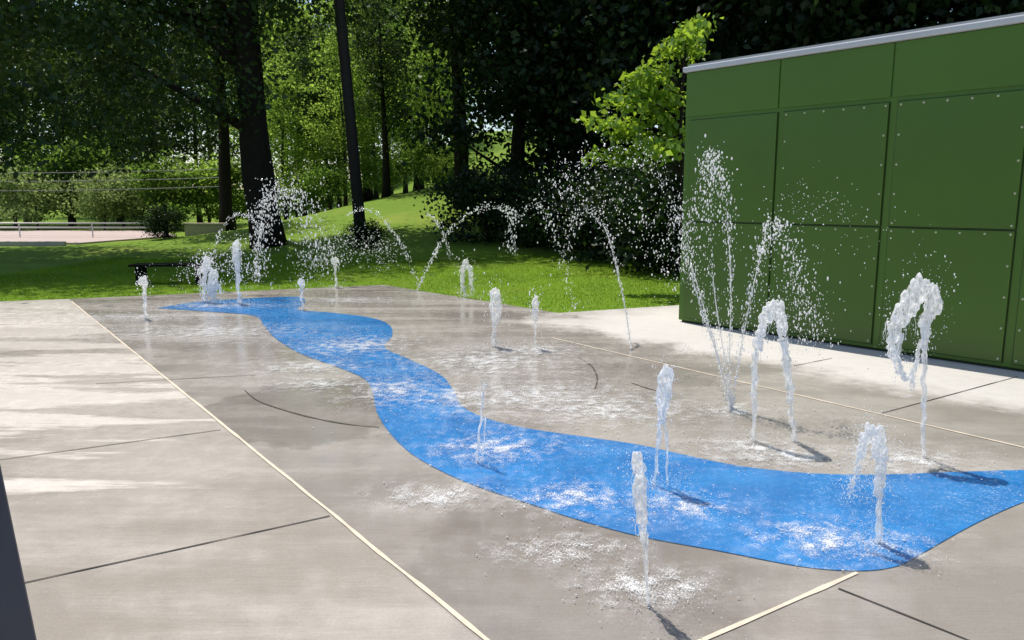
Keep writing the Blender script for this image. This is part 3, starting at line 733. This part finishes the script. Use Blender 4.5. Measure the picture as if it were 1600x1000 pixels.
# splash foam lying on the deck and the river: one thin sheet, and specks
FO = ((760,565,1.5,1.3,1500),(830,620,1.4,1.0,1600),(935,640,1.2,.75,1000),(690,775,.5,.3,450),(720,620,.7,.7,450),(1062,790,.42,.28,600),(890,780,.5,.35,350),(1290,845,.5,.34,500),(1178,705,.7,.42,600),
        (1012,920,.42,.26,400),(880,860,.5,.24,250),(535,470,1.3,.6,500),(205,496,1.8,.6,700),(320,520,2.2,1.0,1300),(500,600,.7,.4,250),(480,575,1.0,.5,350),(770,700,.6,.5,450),(560,540,1.3,1.0,550),(1420,720,.65,.35,450),(620,610,.7,.8,400),(1240,716,.6,.34,400),(340,478,1.8,.5,400),(836,548,.9,.6,400),(1143,642,.5,.35,300),(1374,852,.35,.25,300))
st = .10; X0, X1, Y0, Y1 = -9.0, 5.0, 2.0, 14.5
gx = np.arange(X0, X1, st); gy = np.arange(Y0, Y1, st); GX, GY = np.meshgrid(gx, gy); MK = np.zeros_like(GX)
for (px, py, rx, ry, n) in FO:
    c = W(px, py); q = np.sqrt(((GX-c.x)/(rx*1.2))**2+((GY-c.y)/(ry*1.2))**2)
    MK = np.maximum(MK, np.clip(1-q, 0, 1)**.95)
okp = inside(poly, GX.ravel(), GY.ravel()).reshape(GX.shape)
b = MB(); nxg = len(gx)
b.v = [(x, y, .009) for x, y in zip(GX.ravel(), GY.ravel())]
for j in range(len(gy)-1):
    for i in range(nxg-1):
        if MK[j:j+2, i:i+2].max() > .01 and okp[j:j+2, i:i+2].all():
            b.f.append((j*nxg+i, j*nxg+i+1, (j+1)*nxg+i+1, (j+1)*nxg+i))
o = b.build('splash_foam', M['foam']); at = o.data.attributes.new('mask', 'FLOAT', 'POINT'); at.data.foreach_set('value', MK.ravel().astype(np.float32))
bm = bmesh.new(); bm.from_mesh(o.data); bmesh.ops.delete(bm, geom=[v for v in bm.verts if not v.link_faces], context='VERTS'); bm.to_mesh(o.data); bm.free()
tag(o, 'thin white foam spread on the deck and river where the water lands', 'foam', kind='stuff')
b = MB()
for (px, py, rx, ry, n) in FO:
    c = W(px, py)
    for _ in range(n):
        x, y = c.x+rw.gauss(0,rx*.45), c.y+rw.gauss(0,ry*.45)
        r = (.0005+.0003*c.y)*(.4+2.0*rw.random()**4)
        b.blob((x, y, .0112), r, ICO1, (rw.uniform(.7,2.6), rw.uniform(.7,2.4), .3))
tag(b.build('splash_drops', M['speck'], smooth=True), 'white specks of splashed water scattered over the deck and river', 'splash', kind='stuff')

# ---------------------------------------------------------------- light and camera
el = math.radians(65); az = math.atan2(-.52, .854)
sd = Vector((math.sin(az)*math.cos(el), math.cos(az)*math.cos(el), math.sin(el)))
w = bpy.data.worlds.new('World'); S.world = w; w.use_nodes = True
nt = w.node_tree; bg = nt.nodes['Background']
sk = nt.nodes.new('ShaderNodeTexSky'); sk.sky_type = 'NISHITA'; sk.sun_disc = False; sk.sun_elevation = el; sk.sun_rotation = az
nt.links.new(sk.outputs[0], bg.inputs[0]); bg.inputs[1].default_value = .15
ld = bpy.data.lights.new('sun', 'SUN'); ld.energy = 5.0; ld.angle = math.radians(.5); ld.color = (1,.94,.84)
lo_ = bpy.data.objects.new('sun', ld); COL.objects.link(lo_); lo_.rotation_mode = 'QUATERNION'; lo_.rotation_quaternion = sd.to_track_quat('Z', 'Y'); lo_.location = (0,0,40)
cd = bpy.data.cameras.new('camera'); cam = bpy.data.objects.new('camera', cd); COL.objects.link(cam)
cam.location = (0,0,CH); cam.rotation_euler = (math.pi/2-TH, 0, 0); cd.sensor_width = 36; cd.lens = F/1600*36
cd.clip_start = .05; cd.clip_end = 3000
S.camera = cam
S.view_settings.view_transform = 'Standard'; S.view_settings.look = 'None'; S.view_settings.exposure = 0
